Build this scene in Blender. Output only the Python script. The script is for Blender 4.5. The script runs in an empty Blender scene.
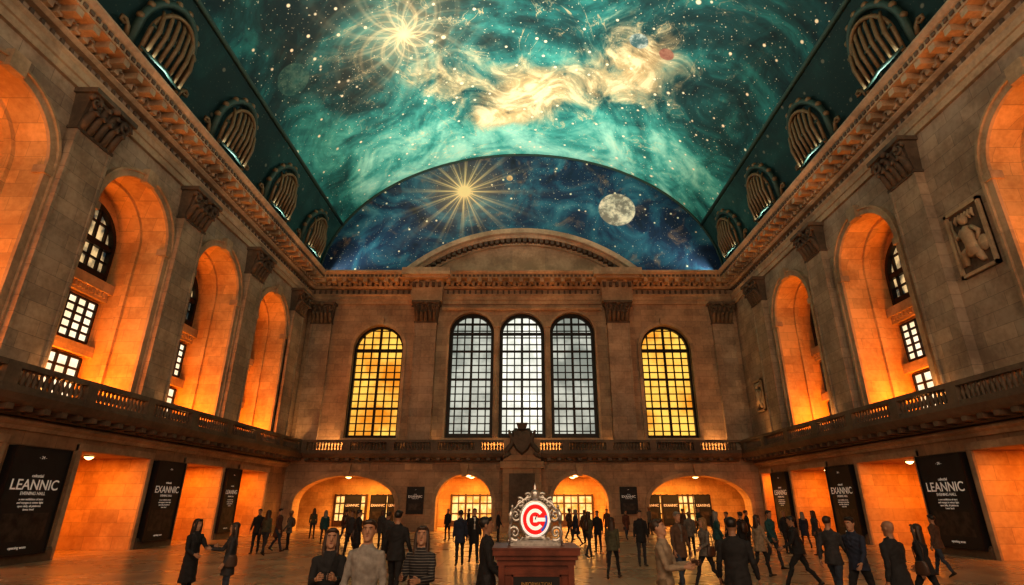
import bpy, math, random
from mathutils import Vector, Matrix, noise
from mathutils.bvhtree import BVHTree
import bmesh
random.seed(7)
scene=bpy.context.scene
COL=scene.collection
pi=math.pi
# ------------------------------------------------------------------ node helpers
class E:
    def __init__(s,nt,sock): s.nt=nt; s.s=sock
    def _m(s,op,*a,clamp=False): return mth(s.nt,op,s,*a,clamp=clamp)
    def __add__(s,o): return s._m('ADD',o)
    def __radd__(s,o): return s._m('ADD',o)
    def __sub__(s,o): return s._m('SUBTRACT',o)
    def __rsub__(s,o): return mth(s.nt,'SUBTRACT',o,s)
    def __mul__(s,o): return s._m('MULTIPLY',o)
    def __rmul__(s,o): return s._m('MULTIPLY',o)
    def __truediv__(s,o): return s._m('DIVIDE',o)
    def clamp(s): return mth(s.nt,'ADD',s,0.0,clamp=True)
def mth(nt,op,*a,clamp=False):
    n=nt.nodes.new('ShaderNodeMath'); n.operation=op; n.use_clamp=clamp
    for i,x in enumerate(a):
        if isinstance(x,E): nt.links.new(x.s,n.inputs[i])
        else: n.inputs[i].default_value=float(x)
    return E(nt,n.outputs[0])
def setin(nt,inp,x):
    if isinstance(x,E): nt.links.new(x.s,inp)
    elif isinstance(x,(tuple,list)):
        inp.default_value=(x[0],x[1],x[2],1.0) if inp.type=='RGBA' else x
    else: inp.default_value=x
def mix(nt,f,a,b,mode='MIX'):
    n=nt.nodes.new('ShaderNodeMix'); n.data_type='RGBA'; n.blend_type=mode
    setin(nt,n.inputs[0],f); setin(nt,n.inputs[6],a); setin(nt,n.inputs[7],b)
    return E(nt,n.outputs[2])
def ramp(nt,f,stops):
    n=nt.nodes.new('ShaderNodeValToRGB'); nt.links.new(f.s,n.inputs[0])
    el=n.color_ramp.elements
    while len(el)<len(stops): el.new(0.5)
    for e,(p,c) in zip(el,stops):
        e.position=p; e.color=(c[0],c[1],c[2],1) if isinstance(c,(tuple,list)) else (c,c,c,1)
    return E(nt,n.outputs[0])
def ss(nt,x,a,b):
    n=nt.nodes.new('ShaderNodeMapRange'); n.interpolation_type='SMOOTHSTEP'
    nt.links.new(x.s,n.inputs[0]); n.inputs[1].default_value=a; n.inputs[2].default_value=b
    return E(nt,n.outputs[0])
def nz(nt,vec,scale,detail=4,rough=.55,dist=0.0):
    n=nt.nodes.new('ShaderNodeTexNoise'); n.inputs['Scale'].default_value=scale
    n.inputs['Detail'].default_value=detail; n.inputs['Roughness'].default_value=rough
    n.inputs['Distortion'].default_value=dist
    if vec: nt.links.new(vec.s,n.inputs['Vector'])
    return E(nt,n.outputs[0])
def vor(nt,vec,scale):
    n=nt.nodes.new('ShaderNodeTexVoronoi'); n.inputs['Scale'].default_value=scale
    nt.links.new(vec.s,n.inputs['Vector'])
    return E(nt,n.outputs['Distance']),E(nt,n.outputs['Color'])
def coords(nt):
    tc=nt.nodes.new('ShaderNodeTexCoord'); v=E(nt,tc.outputs['Object'])
    sp=nt.nodes.new('ShaderNodeSeparateXYZ'); nt.links.new(v.s,sp.inputs[0])
    return v,E(nt,sp.outputs[0]),E(nt,sp.outputs[1]),E(nt,sp.outputs[2])
def comb(nt,x,y,z):
    n=nt.nodes.new('ShaderNodeCombineXYZ')
    for i,q in enumerate((x,y,z)): setin(nt,n.inputs[i],q)
    return E(nt,n.outputs[0])
def bump(nt,h,strength=.3,dist=.05):
    n=nt.nodes.new('ShaderNodeBump'); n.inputs['Strength'].default_value=strength
    n.inputs['Distance'].default_value=dist; nt.links.new(h.s,n.inputs['Height'])
    return E(nt,n.outputs[0])
def mat(name):
    m=bpy.data.materials.new(name); m.use_nodes=True
    nt=m.node_tree; b=nt.nodes['Principled BSDF']
    return m,nt,b
def simple(name,col,rough=.6,metal=0.0,emit=0.0,var=.15,scale=6):
    m,nt,b=mat(name); v,x,y,z=coords(nt)
    n=nz(nt,v,scale,4)
    c2=tuple(min(1,c*(1+var)) for c in col); c1=tuple(c*(1-var) for c in col)
    c=mix(nt,ss(nt,n,.3,.7),c1,c2)
    setin(nt,b.inputs['Base Color'],c); b.inputs['Roughness'].default_value=rough
    b.inputs['Metallic'].default_value=metal
    if emit>0:
        setin(nt,b.inputs['Emission Color'],c); b.inputs['Emission Strength'].default_value=emit
    return m
def stone(name,c1,c2,bw=1.5,bh=.62,mort=.012,mcol=.55,rough=.75,bumps=.35):
    m,nt,b=mat(name); v,x,y,z=coords(nt)
    uv=comb(nt,x+y,z,0.0)
    br=nt.nodes.new('ShaderNodeTexBrick'); nt.links.new(uv.s,br.inputs['Vector'])
    br.inputs['Scale'].default_value=1; br.inputs['Brick Width'].default_value=bw; br.inputs['Row Height'].default_value=bh
    br.inputs['Mortar Size'].default_value=mort; br.inputs['Mortar Smooth'].default_value=.3
    br.inputs['Color1'].default_value=(.82,.82,.82,1); br.inputs['Color2'].default_value=(1.1,1.06,1.0,1)
    br.inputs['Mortar'].default_value=(mcol,mcol,mcol,1)
    n=nz(nt,v,.55,7,.6); n2=nz(nt,v,5,5,.6)
    base=mix(nt,ss(nt,n*.7+n2*.3,.36,.64),c1,c2)
    col=mix(nt,1.0,base,E(nt,br.outputs['Color']),'MULTIPLY')
    setin(nt,b.inputs['Base Color'],col); b.inputs['Roughness'].default_value=rough
    h=n2*.4-E(nt,br.outputs['Fac'])
    setin(nt,b.inputs['Normal'],bump(nt,h,bumps,.03))
    return m
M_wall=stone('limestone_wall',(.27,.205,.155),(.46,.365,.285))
M_wallb=stone('limestone_far_wall',(.28,.205,.145),(.46,.345,.25),1.3,.55)
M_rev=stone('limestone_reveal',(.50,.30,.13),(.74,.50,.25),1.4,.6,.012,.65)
M_trim=stone('carved_limestone',(.30,.22,.15),(.52,.39,.27),3,3,.0,1.0,.7,.5)
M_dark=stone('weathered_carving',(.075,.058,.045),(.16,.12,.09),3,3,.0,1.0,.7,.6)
M_low=stone('limestone_base',(.27,.18,.115),(.44,.30,.19),1.6,.7)
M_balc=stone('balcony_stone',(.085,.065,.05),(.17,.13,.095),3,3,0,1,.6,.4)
M_bronze=simple('dark_bronze',(.022,.02,.018),.45,.5)
M_black=simple('black_metal',(.012,.012,.014),.5,.3)

# ------------------------------------------------------------------ mesh builder
class MB:
    def __init__(s): s.v=[]; s.f=[]; s.m=[]; s.sm=[]
    def add(s,vs,fs,mi=0,smooth=False):
        o=len(s.v); s.v+= [tuple(p) for p in vs]
        for f in fs: s.f.append([i+o for i in f]); s.m.append(mi); s.sm.append(smooth)
    def quad(s,*p,mi=0): s.add(p,[list(range(len(p)))],mi)
    def hexa(s,p,mi=0): s.add(p,[[0,1,2,3],[4,7,6,5],[0,4,5,1],[1,5,6,2],[2,6,7,3],[3,7,4,0]],mi)
    def box(s,x0,x1,y0,y1,z0,z1,mi=0):
        s.hexa([(x0,y0,z0),(x1,y0,z0),(x1,y1,z0),(x0,y1,z0),(x0,y0,z1),(x1,y0,z1),(x1,y1,z1),(x0,y1,z1)],mi)
    def mbox(s,mp,s0,s1,d0,d1,z0,z1,mi=0):
        s.hexa([mp(s0,z0,d0),mp(s1,z0,d0),mp(s1,z0,d1),mp(s0,z0,d1),mp(s0,z1,d0),mp(s1,z1,d0),mp(s1,z1,d1),mp(s0,z1,d1)],mi)
    def loft(s,rings,mi=0,smooth=True,cap=True):
        n=len(rings[0]); vs=[p for r in rings for p in r]; fs=[]
        for i in range(len(rings)-1):
            for j in range(n):
                a=i*n+j; b=i*n+(j+1)%n; fs.append([a,b,b+n,a+n])
        if cap: fs.append(list(range(n))[::-1]); fs.append([len(vs)-n+j for j in range(n)])
        s.add(vs,fs,mi,smooth)
    def tube(s,pts,rads,n=8,mi=0,flat=None,smooth=True):
        pts=[Vector(p) for p in pts]
        if not isinstance(rads,(list,tuple)): rads=[rads]*len(pts)
        t0=(pts[1]-pts[0]).normalized()
        ref=Vector((0,0,1)) if abs(t0.z)<.9 else Vector((1,0,0))
        u=t0.cross(ref).normalized(); rings=[]
        for i,p in enumerate(pts):
            a=pts[max(0,i-1)]; b=pts[min(len(pts)-1,i+1)]
            t=(b-a).normalized(); u=(u-t*u.dot(t)).normalized(); w=t.cross(u)
            r=rads[i]
            rings.append([p+u*(r*math.cos(2*pi*k/n))+w*(r*math.sin(2*pi*k/n)) for k in range(n)])
        s.loft(rings,mi,smooth)
    def ell(s,c,rx,ry,rz,mi=0,n=12,m=8,R=None):
        rings=[]
        for i in range(m+1):
            ph=-pi/2+pi*i/m; ph=max(-pi/2+.12,min(pi/2-.12,ph)); 
            ring=[]
            for k in range(n):
                a=2*pi*k/n; p=Vector((rx*math.cos(ph)*math.cos(a),ry*math.cos(ph)*math.sin(a),rz*math.sin(ph)))
                if R: p=R@p
                ring.append(Vector(c)+p)
            rings.append(ring)
        s.loft(rings,mi)
    def lathe(s,c,prof,n=10,mi=0):
        s.loft([[(c[0]+r*math.cos(2*pi*k/n),c[1]+r*math.sin(2*pi*k/n),c[2]+z) for k in range(n)] for r,z in prof],mi)
    def prof(s,mp,poly,s0,s1,mi=0):   # poly [(d,z)]
        n=len(poly)
        vs=[mp(s0,z,d) for d,z in poly]+[mp(s1,z,d) for d,z in poly]
        fs=[[i,(i+1)%n,(i+1)%n+n,i+n] for i in range(n)]+[list(range(n))[::-1],list(range(n,2*n))]
        s.add(vs,fs,mi)
    def band(s,mp,c,hw,zb,zs,rise,w,d0,d1,mi=0,n=22):   # archivolt
        inn=[(c-hw,zb)]+arch(c,hw,zs,rise,n)+[(c+hw,zb)]
        out=[(c-hw-w,zb)]+arch(c,hw+w,zs,rise+w,n)+[(c+hw+w,zb)]
        for i in range(len(inn)-1):
            a,b,cc,d=inn[i],inn[i+1],out[i+1],out[i]
            p=[mp(q[0],q[1],d0) for q in (a,b,cc,d)]+[mp(q[0],q[1],d1) for q in (a,b,cc,d)]
            s.hexa(p,mi)
    def mesh(s,name):
        me=bpy.data.meshes.new(name); me.from_pydata(s.v,[],s.f)
        me.polygons.foreach_set('material_index',s.m); me.polygons.foreach_set('use_smooth',s.sm)
        me.update(); bm=bmesh.new(); bm.from_mesh(me); bmesh.ops.recalc_face_normals(bm,faces=bm.faces); bm.to_mesh(me); bm.free()
        return me
    def obj(s,name,mats,parent=None):
        me=s.mesh(name)
        for m in mats: me.materials.append(m)
        o=bpy.data.objects.new(name,me); COL.objects.link(o)
        if parent: o.parent=parent
        return o
def arch(c,hw,zs,rise,n=22):
    if rise<=0: return [(c-hw,zs),(c+hw,zs)]
    return [(c-hw*math.cos(pi*i/n),zs+rise*math.sin(pi*i/n)) for i in range(n+1)]
def wall(mb,mp,s0,s1,z0,z1,ops,depth,mi=0,mr=1,back=True,mbk=1):
    cur=s0
    for (c,hw,zb,zs,rise) in sorted(ops):
        mb.quad(mp(cur,z0,0),mp(c-hw,z0,0),mp(c-hw,z1,0),mp(cur,z1,0),mi=mi)
        if zb>z0: mb.quad(mp(c-hw,z0,0),mp(c+hw,z0,0),mp(c+hw,zb,0),mp(c-hw,zb,0),mi=mi)
        ap=arch(c,hw,zs,rise)
        for a,b in zip(ap,ap[1:]): mb.quad(mp(a[0],a[1],0),mp(b[0],b[1],0),mp(b[0],z1,0),mp(a[0],z1,0),mi=mi)
        path=[(c-hw,zb)]+ap+[(c+hw,zb)]
        if zb>z0+.01: path.append((c-hw,zb))
        for a,b in zip(path,path[1:]):
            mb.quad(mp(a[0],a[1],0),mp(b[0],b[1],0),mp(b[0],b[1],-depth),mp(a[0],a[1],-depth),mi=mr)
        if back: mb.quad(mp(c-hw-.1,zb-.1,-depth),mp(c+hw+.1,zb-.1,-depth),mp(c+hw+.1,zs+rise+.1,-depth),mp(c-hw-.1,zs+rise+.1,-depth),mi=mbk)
        cur=c+hw
    mb.quad(mp(cur,z0,0),mp(s1,z0,0),mp(s1,z1,0),mp(cur,z1,0),mi=mi)
W=18.95; D=46.0; Y0=-8.0
mL=lambda s,z,d:(-W+d,s,z)
mR=lambda s,z,d:(W-d,s,z)
mB=lambda s,z,d:(s,D-d,z)
# ------------------------------------------------------------------ floor
m,nt,b=mat('polished_terrazzo_floor'); v,x,y,z=coords(nt)
br=nt.nodes.new('ShaderNodeTexBrick'); nt.links.new(v.s,br.inputs['Vector']); br.offset=0
br.inputs['Scale'].default_value=1; br.inputs['Brick Width'].default_value=1.5; br.inputs['Row Height'].default_value=1.5
br.inputs['Mortar Size'].default_value=.014; br.inputs['Color1'].default_value=(.85,.85,.85,1); br.inputs['Color2'].default_value=(1.1,1.08,1.05,1); br.inputs['Mortar'].default_value=(.45,.4,.36,1)
n=nz(nt,v,.8,6); n2=nz(nt,v,9,4)
base=mix(nt,ss(nt,n*.6+n2*.4,.3,.7),(.32,.22,.15),(.52,.39,.27))
setin(nt,b.inputs['Base Color'],mix(nt,1.0,base,E(nt,br.outputs['Color']),'MULTIPLY'))
setin(nt,b.inputs['Roughness'],nz(nt,v,.5,3)*.16+.2)
M_floor=m
f=MB(); f.quad((-27,Y0,0),(27,Y0,0),(27,60,0),(-27,60,0)); f.obj('floor',[M_floor])

# ------------------------------------------------------------------ side walls
archL=[.9,8.4,15.9,23.7,31.4,39.3]
archR=[4.5,16.3,27.3,36.1]
lowL=[(-2,4),(8,13),(15.6,20.4),(24.3,28.9),(32.2,36.2),(38.5,42.6)]
lowR=[(-2,4),(8,14),(18.8,23.8),(27.4,32.2),(35.7,40.4),(43.6,45.3)]
HWN=2.5; ZB=5.9; ZS=14.6; NDP=2.5
def side(mp,archs,lows,name,sx):
    mb=MB()
    wall(mb,mp,Y0,D,5.3,21.2,[(c,HWN,ZB,ZS,HWN) for c in archs],NDP,0,1,True,1)
    wall(mb,mp,Y0,D,0,5.3,[((a+b_)/2,(b_-a)/2,0,4.2,0) for a,b_ in lows],2.6,3,1,False)
    mb.quad(mp(Y0,4.2,-2.6),mp(D,4.2,-2.6),mp(D,4.2,-7.5),mp(Y0,4.2,-7.5),mi=1)
    mb.quad(mp(Y0,0,-7.5),mp(D,0,-7.5),mp(D,4.2,-7.5),mp(Y0,4.2,-7.5),mi=1)
    cur=Y0
    for a,b_ in sorted(lows)+[(D,D)]:
        if a>cur: mb.quad(mp(cur,0,-2.6),mp(a,0,-2.6),mp(a,4.2,-2.6),mp(cur,4.2,-2.6),mi=1)
        cur=b_
    for (a,b_),(c_,d_) in zip(lows,lows[1:]):
        mb.mbox(mp,b_+.3,c_-.3,-7.4,-2.6,0,4.19,1)
    mb.obj(name,[M_wall,M_rev,M_trim,M_low])
side(mL,archL,lowL,'wall_left',-1)
side(mR,archR,lowR,'wall_right',1)

def glow(name,c1,c2,st,sc=.8,x0=None):
    m,nt,b=mat(name); v,x,y,z=coords(nt)
    n=nz(nt,v,sc,5,.6); c=mix(nt,ss(nt,n,.35,.65),c1,c2)
    setin(nt,b.inputs['Base Color'],(.05,.05,.05)); b.inputs['Roughness'].default_value=.3
    setin(nt,b.inputs['Emission Color'],c); b.inputs['Emission Strength'].default_value=st
    return m
M_doorglass=glow('door_glass',(.7,.3,.05),(1,.6,.2),.9,2)
def trims(mp,archs,lows,name):
    mb=MB()
    for c in archs:
        mb.band(mp,c,HWN,ZB,ZS,HWN,.30,.0,.14,0); mb.band(mp,c,HWN+.30,ZB,ZS,HWN+.30,.12,.0,.24,0)
        mb.mbox(mp,c-.35,c+.35,.0,.34,ZS+HWN-.1,ZS+HWN+.65,0)
        for sg in (-1,1): mb.mbox(mp,c+sg*HWN-.30*(sg<0)-.1,c+sg*HWN+.30*(sg>0)+.1,-.3,.22,ZS-.35,ZS,0)
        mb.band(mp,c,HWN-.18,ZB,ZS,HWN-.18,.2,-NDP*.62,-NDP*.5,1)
    for a,b_ in lows:
        mb.mbox(mp,a-.25,a,0,.1,0,4.45); mb.mbox(mp,b_,b_+.25,0,.1,0,4.45); mb.mbox(mp,a-.25,b_+.25,0,.14,4.2,4.5)
        mb.mbox(mp,a-.3,b_+.3,-7.5,-7.3,3.6,3.85,1); mb.mbox(mp,a-.3,b_+.3,-7.5,-7.38,.0,.9,0)
        c=(a+b_)/2
        mb.mbox(mp,c-.95,c+.95,-7.5,-7.28,0,2.7,0); mb.mbox(mp,c-.78,c+.78,-7.28,-7.25,0,2.5,2); mb.mbox(mp,c-.02,c+.02,-7.25,-7.22,0,2.5,0)
        for q in (-.4,.4): mb.mbox(mp,c+q-.25,c+q+.25,-7.25,-7.235,1.3,2.3,3)
    mb.prof(mp,[(0,4.7),(.12,4.7),(.16,4.85),(.3,4.95),(.3,5.05),(.0,5.05)],Y0,D)
    mb.obj(name,[M_trim,M_rev,M_bronze,M_doorglass])
trims(mL,archL,lowL,'trim_1'); trims(mR,archR,lowR,'trim_2')
def base(mp,lows,name):
    mb=MB(); cur=Y0
    for a,b_ in sorted(lows)+[(D,D)]:
        if a-.3>cur: mb.prof(mp,[(0,0),(.2,0),(.2,.4),(.12,.5),(0,.5)],cur,a-.26)
        cur=b_+.26
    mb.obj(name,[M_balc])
base(mL,lowL,'baseboard_left'); base(mR,lowR,'baseboard_right')

# ------------------------------------------------------------------ entablature / cornice
def cornice(mp,s0,s1,name):
    mb=MB()
    mb.prof(mp,[(0,18.6),(.16,18.6),(.16,18.95),(.24,18.98),(.24,19.3),(.34,19.42),(.34,19.5),(0,19.5)],s0,s1)
    mb.prof(mp,[(0,20.0),(.3,20.0),(.45,20.12),(.45,20.2),(.0,20.2)],s0,s1)
    mb.prof(mp,[(0,20.5),(.62,20.5),(.62,20.62),(1.35,20.66),(1.35,20.95),(1.45,21.0),(1.6,21.2),(1.6,21.3),(0,21.3)],s0,s1)
    t=s0+.2
    while t<s1-.2:
        mb.mbox(mp,t,t+.26,.0,.66,20.18,20.5,0); t+=.46
    t=s0+.3
    while t<s1-.3:
        mb.mbox(mp,t,t+.36,.5,1.28,20.32,20.66,0); t+=.92
    t=s0+.2
    while t<s1-.3:
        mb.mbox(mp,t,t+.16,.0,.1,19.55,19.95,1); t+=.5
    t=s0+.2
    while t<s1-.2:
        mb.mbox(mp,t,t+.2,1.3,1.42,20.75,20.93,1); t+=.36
    mb.obj(name,[M_trim,M_dark])
cornice(mL,Y0,D,'trim_3'); cornice(mR,Y0,D,'trim_4')

# ------------------------------------------------------------------ pilasters with capitals
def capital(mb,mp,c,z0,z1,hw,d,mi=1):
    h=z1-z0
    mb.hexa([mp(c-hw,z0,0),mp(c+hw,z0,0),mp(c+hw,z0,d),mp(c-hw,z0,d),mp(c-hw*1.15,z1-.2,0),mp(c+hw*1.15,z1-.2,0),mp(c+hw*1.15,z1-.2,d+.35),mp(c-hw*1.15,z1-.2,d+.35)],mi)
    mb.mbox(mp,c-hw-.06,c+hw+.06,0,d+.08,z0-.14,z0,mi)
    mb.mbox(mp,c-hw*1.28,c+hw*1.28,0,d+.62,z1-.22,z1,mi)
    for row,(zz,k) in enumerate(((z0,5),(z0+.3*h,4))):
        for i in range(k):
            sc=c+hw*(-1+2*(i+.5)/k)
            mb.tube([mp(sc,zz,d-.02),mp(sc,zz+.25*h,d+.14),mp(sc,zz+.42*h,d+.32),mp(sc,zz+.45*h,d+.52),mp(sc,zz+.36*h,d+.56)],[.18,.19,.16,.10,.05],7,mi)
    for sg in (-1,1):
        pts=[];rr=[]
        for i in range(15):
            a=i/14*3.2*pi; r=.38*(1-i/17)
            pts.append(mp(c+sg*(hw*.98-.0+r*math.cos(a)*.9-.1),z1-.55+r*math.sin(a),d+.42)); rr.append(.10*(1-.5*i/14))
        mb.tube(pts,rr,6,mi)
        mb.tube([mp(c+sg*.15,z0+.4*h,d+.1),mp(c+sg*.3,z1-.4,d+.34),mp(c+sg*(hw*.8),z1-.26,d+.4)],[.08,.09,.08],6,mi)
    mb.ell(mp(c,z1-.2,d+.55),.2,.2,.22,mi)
def pilaster(mp,c,hw,z0,z1,d,name='pilaster'):
    mb=MB()
    mb.mbox(mp,c-hw,c+hw,0,d,z0,z1-1.6,0)
    mb.mbox(mp,c-hw-.15,c+hw+.15,0,d+.15,z0,z0+.45,0); mb.mbox(mp,c-hw-.08,c+hw+.08,0,d+.08,z0+.45,z0+.65,0)
    for a,b_,e,g in ((c-hw,c-hw+.14,z0+.8,z1-1.9),(c+hw-.14,c+hw,z0+.8,z1-1.9)):
        mb.mbox(mp,a,b_,d,d+.06,e,g,0)
    capital(mb,mp,c,z1-1.75,z1,hw,d)
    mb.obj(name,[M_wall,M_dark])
for c in (4.6,12.1,19.8,27.55,35.35,43.1): pilaster(mL,c,1.0,5.81,18.6,.38)
for c in (12.2,23.0,31.7,40.6): pilaster(mR,c,.95,5.81,18.6,.38)

# ------------------------------------------------------------------ balconies
def balcony(mp,s0,s1,proj,name,ped=3.75,sol=False):
    mb=MB()
    mb.prof(mp,[(0,5.15),(.35,5.15),(.5,5.35),(proj-.1,5.4),(proj,5.5),(proj+.12,5.72),(proj+.12,5.8),(0,5.8)],s0,s1)
    t=s0+.2
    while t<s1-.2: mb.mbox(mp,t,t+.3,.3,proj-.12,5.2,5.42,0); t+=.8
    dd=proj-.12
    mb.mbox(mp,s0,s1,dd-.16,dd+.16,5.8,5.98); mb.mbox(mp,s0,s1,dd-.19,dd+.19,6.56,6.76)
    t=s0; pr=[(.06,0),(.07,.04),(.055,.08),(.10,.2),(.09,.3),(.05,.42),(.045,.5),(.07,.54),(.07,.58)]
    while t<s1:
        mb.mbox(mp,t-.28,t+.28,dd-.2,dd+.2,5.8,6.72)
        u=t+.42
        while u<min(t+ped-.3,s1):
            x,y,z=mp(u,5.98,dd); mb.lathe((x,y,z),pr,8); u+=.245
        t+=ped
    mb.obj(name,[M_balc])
balcony(mL,Y0+.3,D-.2,1.35,'balcony_balustrade'); balcony(mR,Y0+.3,D-.2,1.35,'balcony_balustrade')
balcony(mB,-17.4,17.4,1.1,'balcony_balustrade',3.48)

# ------------------------------------------------------------------ back wall
backwin=[(-12.45,2.15,7.0,14.5,2.15),(-4.4,1.95,7.0,16.0,1.85),(0,1.95,7.0,16.0,1.85),(4.4,1.95,7.0,16.0,1.85),(12.45,2.15,7.0,14.5,2.15)]
backarch=[(-14.0,4.0,0,2.0,2.1),(-4.6,2.2,0,2.1,2.1),(4.6,2.2,0,2.1,2.1),(14.0,4.0,0,2.0,2.1)]
mb=MB()
wall(mb,mB,-W,W,5.3,21.3,backwin,.7,0,1,False)
wall(mb,mB,-W,W,0,5.3,backarch,1.3,0,2,False)
mb.obj('wall_back',[M_wallb,M_trim,M_rev])
VR=13.3; VX=18.6; VZ=21.2
m,nt,b=mat('painted_night_lunette'); v,x,y,z=coords(nt)
n1=nz(nt,v,.22,8,.6,1.2); n2=nz(nt,v,.5,8,.65,.8)
c=ramp(nt,n1,[(.3,(.003,.010,.028)),(.47,(.009,.035,.085)),(.6,(.025,.13,.20)),(.76,(.12,.32,.36))])
c=mix(nt,ss(nt,n2,.54,.74)*.6,c,(.36,.22,.13))
def stars(nt,v,c,big=.12,small=.11):
    d1,k1=vor(nt,v,.9); d2,k2=vor(nt,v,2.1); d3,k3=vor(nt,v,.33); d4,k4=vor(nt,v,4.2)
    s1=1.0-ss(nt,d1,big*.5,big); s2=(1.0-ss(nt,d2,small*.4,small))*.75; s3=1.0-ss(nt,d3,.035,.075); s4=(1.0-ss(nt,d4,.05,.16))*.5
    s=mth(nt,'MAXIMUM',mth(nt,'MAXIMUM',s1,s2),mth(nt,'MAXIMUM',s3,s4))
    c=mix(nt,s,c,(1.0,.84,.58)); return c,s
c,st=stars(nt,v,c)
def burst(nt,a,b_,a0,b0,s,n,c,col=(1,.72,.36),amp=1.0,twist=0.0,cw=.09):
    da=a-a0; db=b_-b0
    r=mth(nt,'SQRT',da*da+db*db); th=mth(nt,'ARCTAN2',db,da)+r*twist
    r1=mth(nt,'POWER',mth(nt,'ABSOLUTE',mth(nt,'COSINE',th*n)),30.0)
    r2=mth(nt,'POWER',mth(nt,'ABSOLUTE',mth(nt,'COSINE',th*(n*1.5)+.6)),40.0)*.6
    core=mth(nt,'EXPONENT',r*r*(-1.0/(s*s*cw)))
    fall=mth(nt,'EXPONENT',r*(-1.0/(s*.38)))
    glow_=mth(nt,'EXPONENT',r*(-1.0/(s*.35)))*.4
    k=((core+(r1+r2)*fall*1.3+glow_)*amp).clamp()
    return mix(nt,k,c,col),k
c,k=burst(nt,x,z,-5.6,30.3,4.6,8,c,(1,.72,.36),1.25,0,.02)
def disc(nt,p,p0,r,c,cols,sc=1.5,soft=.1,amp=1.0):
    q=None
    for a,a0 in zip(p,p0):
        t=(a-a0)*(a-a0); q=t if q is None else q+t
    rr=mth(nt,'SQRT',q); mk=1.0-ss(nt,rr,r-soft,r)
    tex=mix(nt,ss(nt,nz(nt,v,sc,6,.7),.4,.62),cols[0],cols[1])
    return mix(nt,mk*amp,c,tex),mk
c,mk=disc(nt,(x,z),(9.1,28.3),1.8,c,((.25,.22,.18),(.9,.78,.6)),1.1)
c,mk2=disc(nt,(x,z),(-1.2,31.8),.35,c,((.5,.3,.15),(.9,.6,.3)))
setin(nt,b.inputs['Base Color'],c); b.inputs['Roughness'].default_value=.8
setin(nt,b.inputs['Emission Color'],c); b.inputs['Emission Strength'].default_value=.08  # faint self-glow added to the mural paint to brighten it
M_lun=m
mb=MB(); N=48
pts=[(VX*math.cos(pi*i/N),VZ+VR*math.sin(pi*i/N)) for i in range(N+1)]
mb.add([(p[0],D+.05,p[1]) for p in pts]+[(0,D+.05,VZ)],[[i,i+1,N+1] for i in range(N)],0)
mb.obj('painted_lunette_mural',[M_lun])
# ------------------------------------------------------------------ vault
m,nt,b=mat('painted_celestial_vault'); v,x,y,z=coords(nt)
n1=nz(nt,v,.075,6,.58,2.4); n2=nz(nt,v,.26,9,.66,1.6); n3=nz(nt,v,.16,9,.7,1.4); n4=nz(nt,v,.12,6,.6,2.5)
ax=mth(nt,'ABSOLUTE',x)
lat=1.0-ss(nt,ax,8.0,16.5)
fwd=ss(nt,y,27.0,45.0)
val=n1*.6+n2*.4+(lat*.05+fwd*.18-.10)
c=ramp(nt,val,[(.34,(.002,.020,.024)),(.43,(.006,.06,.063)),(.51,(.018,.17,.16)),(.59,(.07,.37,.32)),(.68,(.30,.66,.54)),(.80,(.68,.84,.66))])
def gauss(a,a0,sa,b_,b0,sb):
    p=(a-a0)*(1/sa); q=(b_-b0)*(1/sb)
    return mth(nt,'EXPONENT',(p*p+q*q)*-1.0)
g=(gauss(x,1.0,4.8,y,36.8,3.8)+gauss(x,8.5,4.0,y,33.0,5.0)*.85+gauss(x,-2.2,2.8,y,40.3,1.3)*1.0+gauss(x,-6.5,3.8,y,34.5,3.5)*.55).clamp()
gm=ss(nt,n3*.3+n2*.7+g*.30,.58,.76)*g
c=mix(nt,gm,c,(.62,.42,.20))
gm2=ss(nt,n2*.9+n3*.1+g*.22,.64,.78)*g
c=mix(nt,gm2,c,(1.0,.80,.50))
fl=1.0-ss(nt,mth(nt,'ABSOLUTE',n4-.5),.0,.014)
c=mix(nt,fl*ss(nt,n2,.42,.62)*.6*lat,c,(.85,.62,.32))
c,st=stars(nt,v,c,.14,.13)
c,k=burst(nt,x,y,-8.4,29.6,3.4,3.5,c,(.95,.70,.38),1.0,.5,.02)
c,k=burst(nt,x,y,-8.4,29.6,4.6,6,c,(1,.80,.48),.6,-.12,.004)
c,mk=disc(nt,(x,y,z),(-15.3,29.2,28.6),1.25,c,((.02,.10,.09),(.12,.22,.17)),amp=.6)
c,mk=disc(nt,(x,y),(8.4,30.2),.7,c,((.05,.12,.13),(.45,.5,.45)))
c,mk=disc(nt,(x,y),(10.4,30.6),.55,c,((.25,.1,.07),(.35,.17,.12)))
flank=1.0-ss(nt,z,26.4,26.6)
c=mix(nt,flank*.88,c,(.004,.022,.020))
setin(nt,b.inputs['Base Color'],c); b.inputs['Roughness'].default_value=.85
setin(nt,b.inputs['Emission Color'],c); b.inputs['Emission Strength'].default_value=.06  # vault paint emits a little light itself, lifting the ceiling brightness
M_vault=m
mb=MB(); N=64; ys=[Y0,10,28,D+.1]
rings=[[(VX*math.cos(pi*i/N),yy,VZ+VR*math.sin(pi*i/N)) for i in range(N+1)] for yy in ys]
vs=[p for r in rings for p in r]; fs=[]
for j in range(len(ys)-1):
    for i in range(N): a=j*(N+1)+i; fs.append([a,a+1,a+N+2,a+N+1])
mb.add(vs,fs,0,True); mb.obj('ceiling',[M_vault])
M_rib=simple('teal_gilt_rib',(.03,.06,.048),.6,.1)
M_gilt=simple('tarnished_gilt',(.17,.105,.05),.55,.2)
def vp(phi,yy,off=0):
    return (( VX-off)*math.cos(phi),yy,VZ+(VR-off)*math.sin(phi))
mb=MB()
for sg in (0,1):
    ph=math.radians(24) if sg==0 else pi-math.radians(24)
    mb.tube([vp(ph,yy,.05) for yy in (Y0,5,15,25,35,D)],.16,6)
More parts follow.
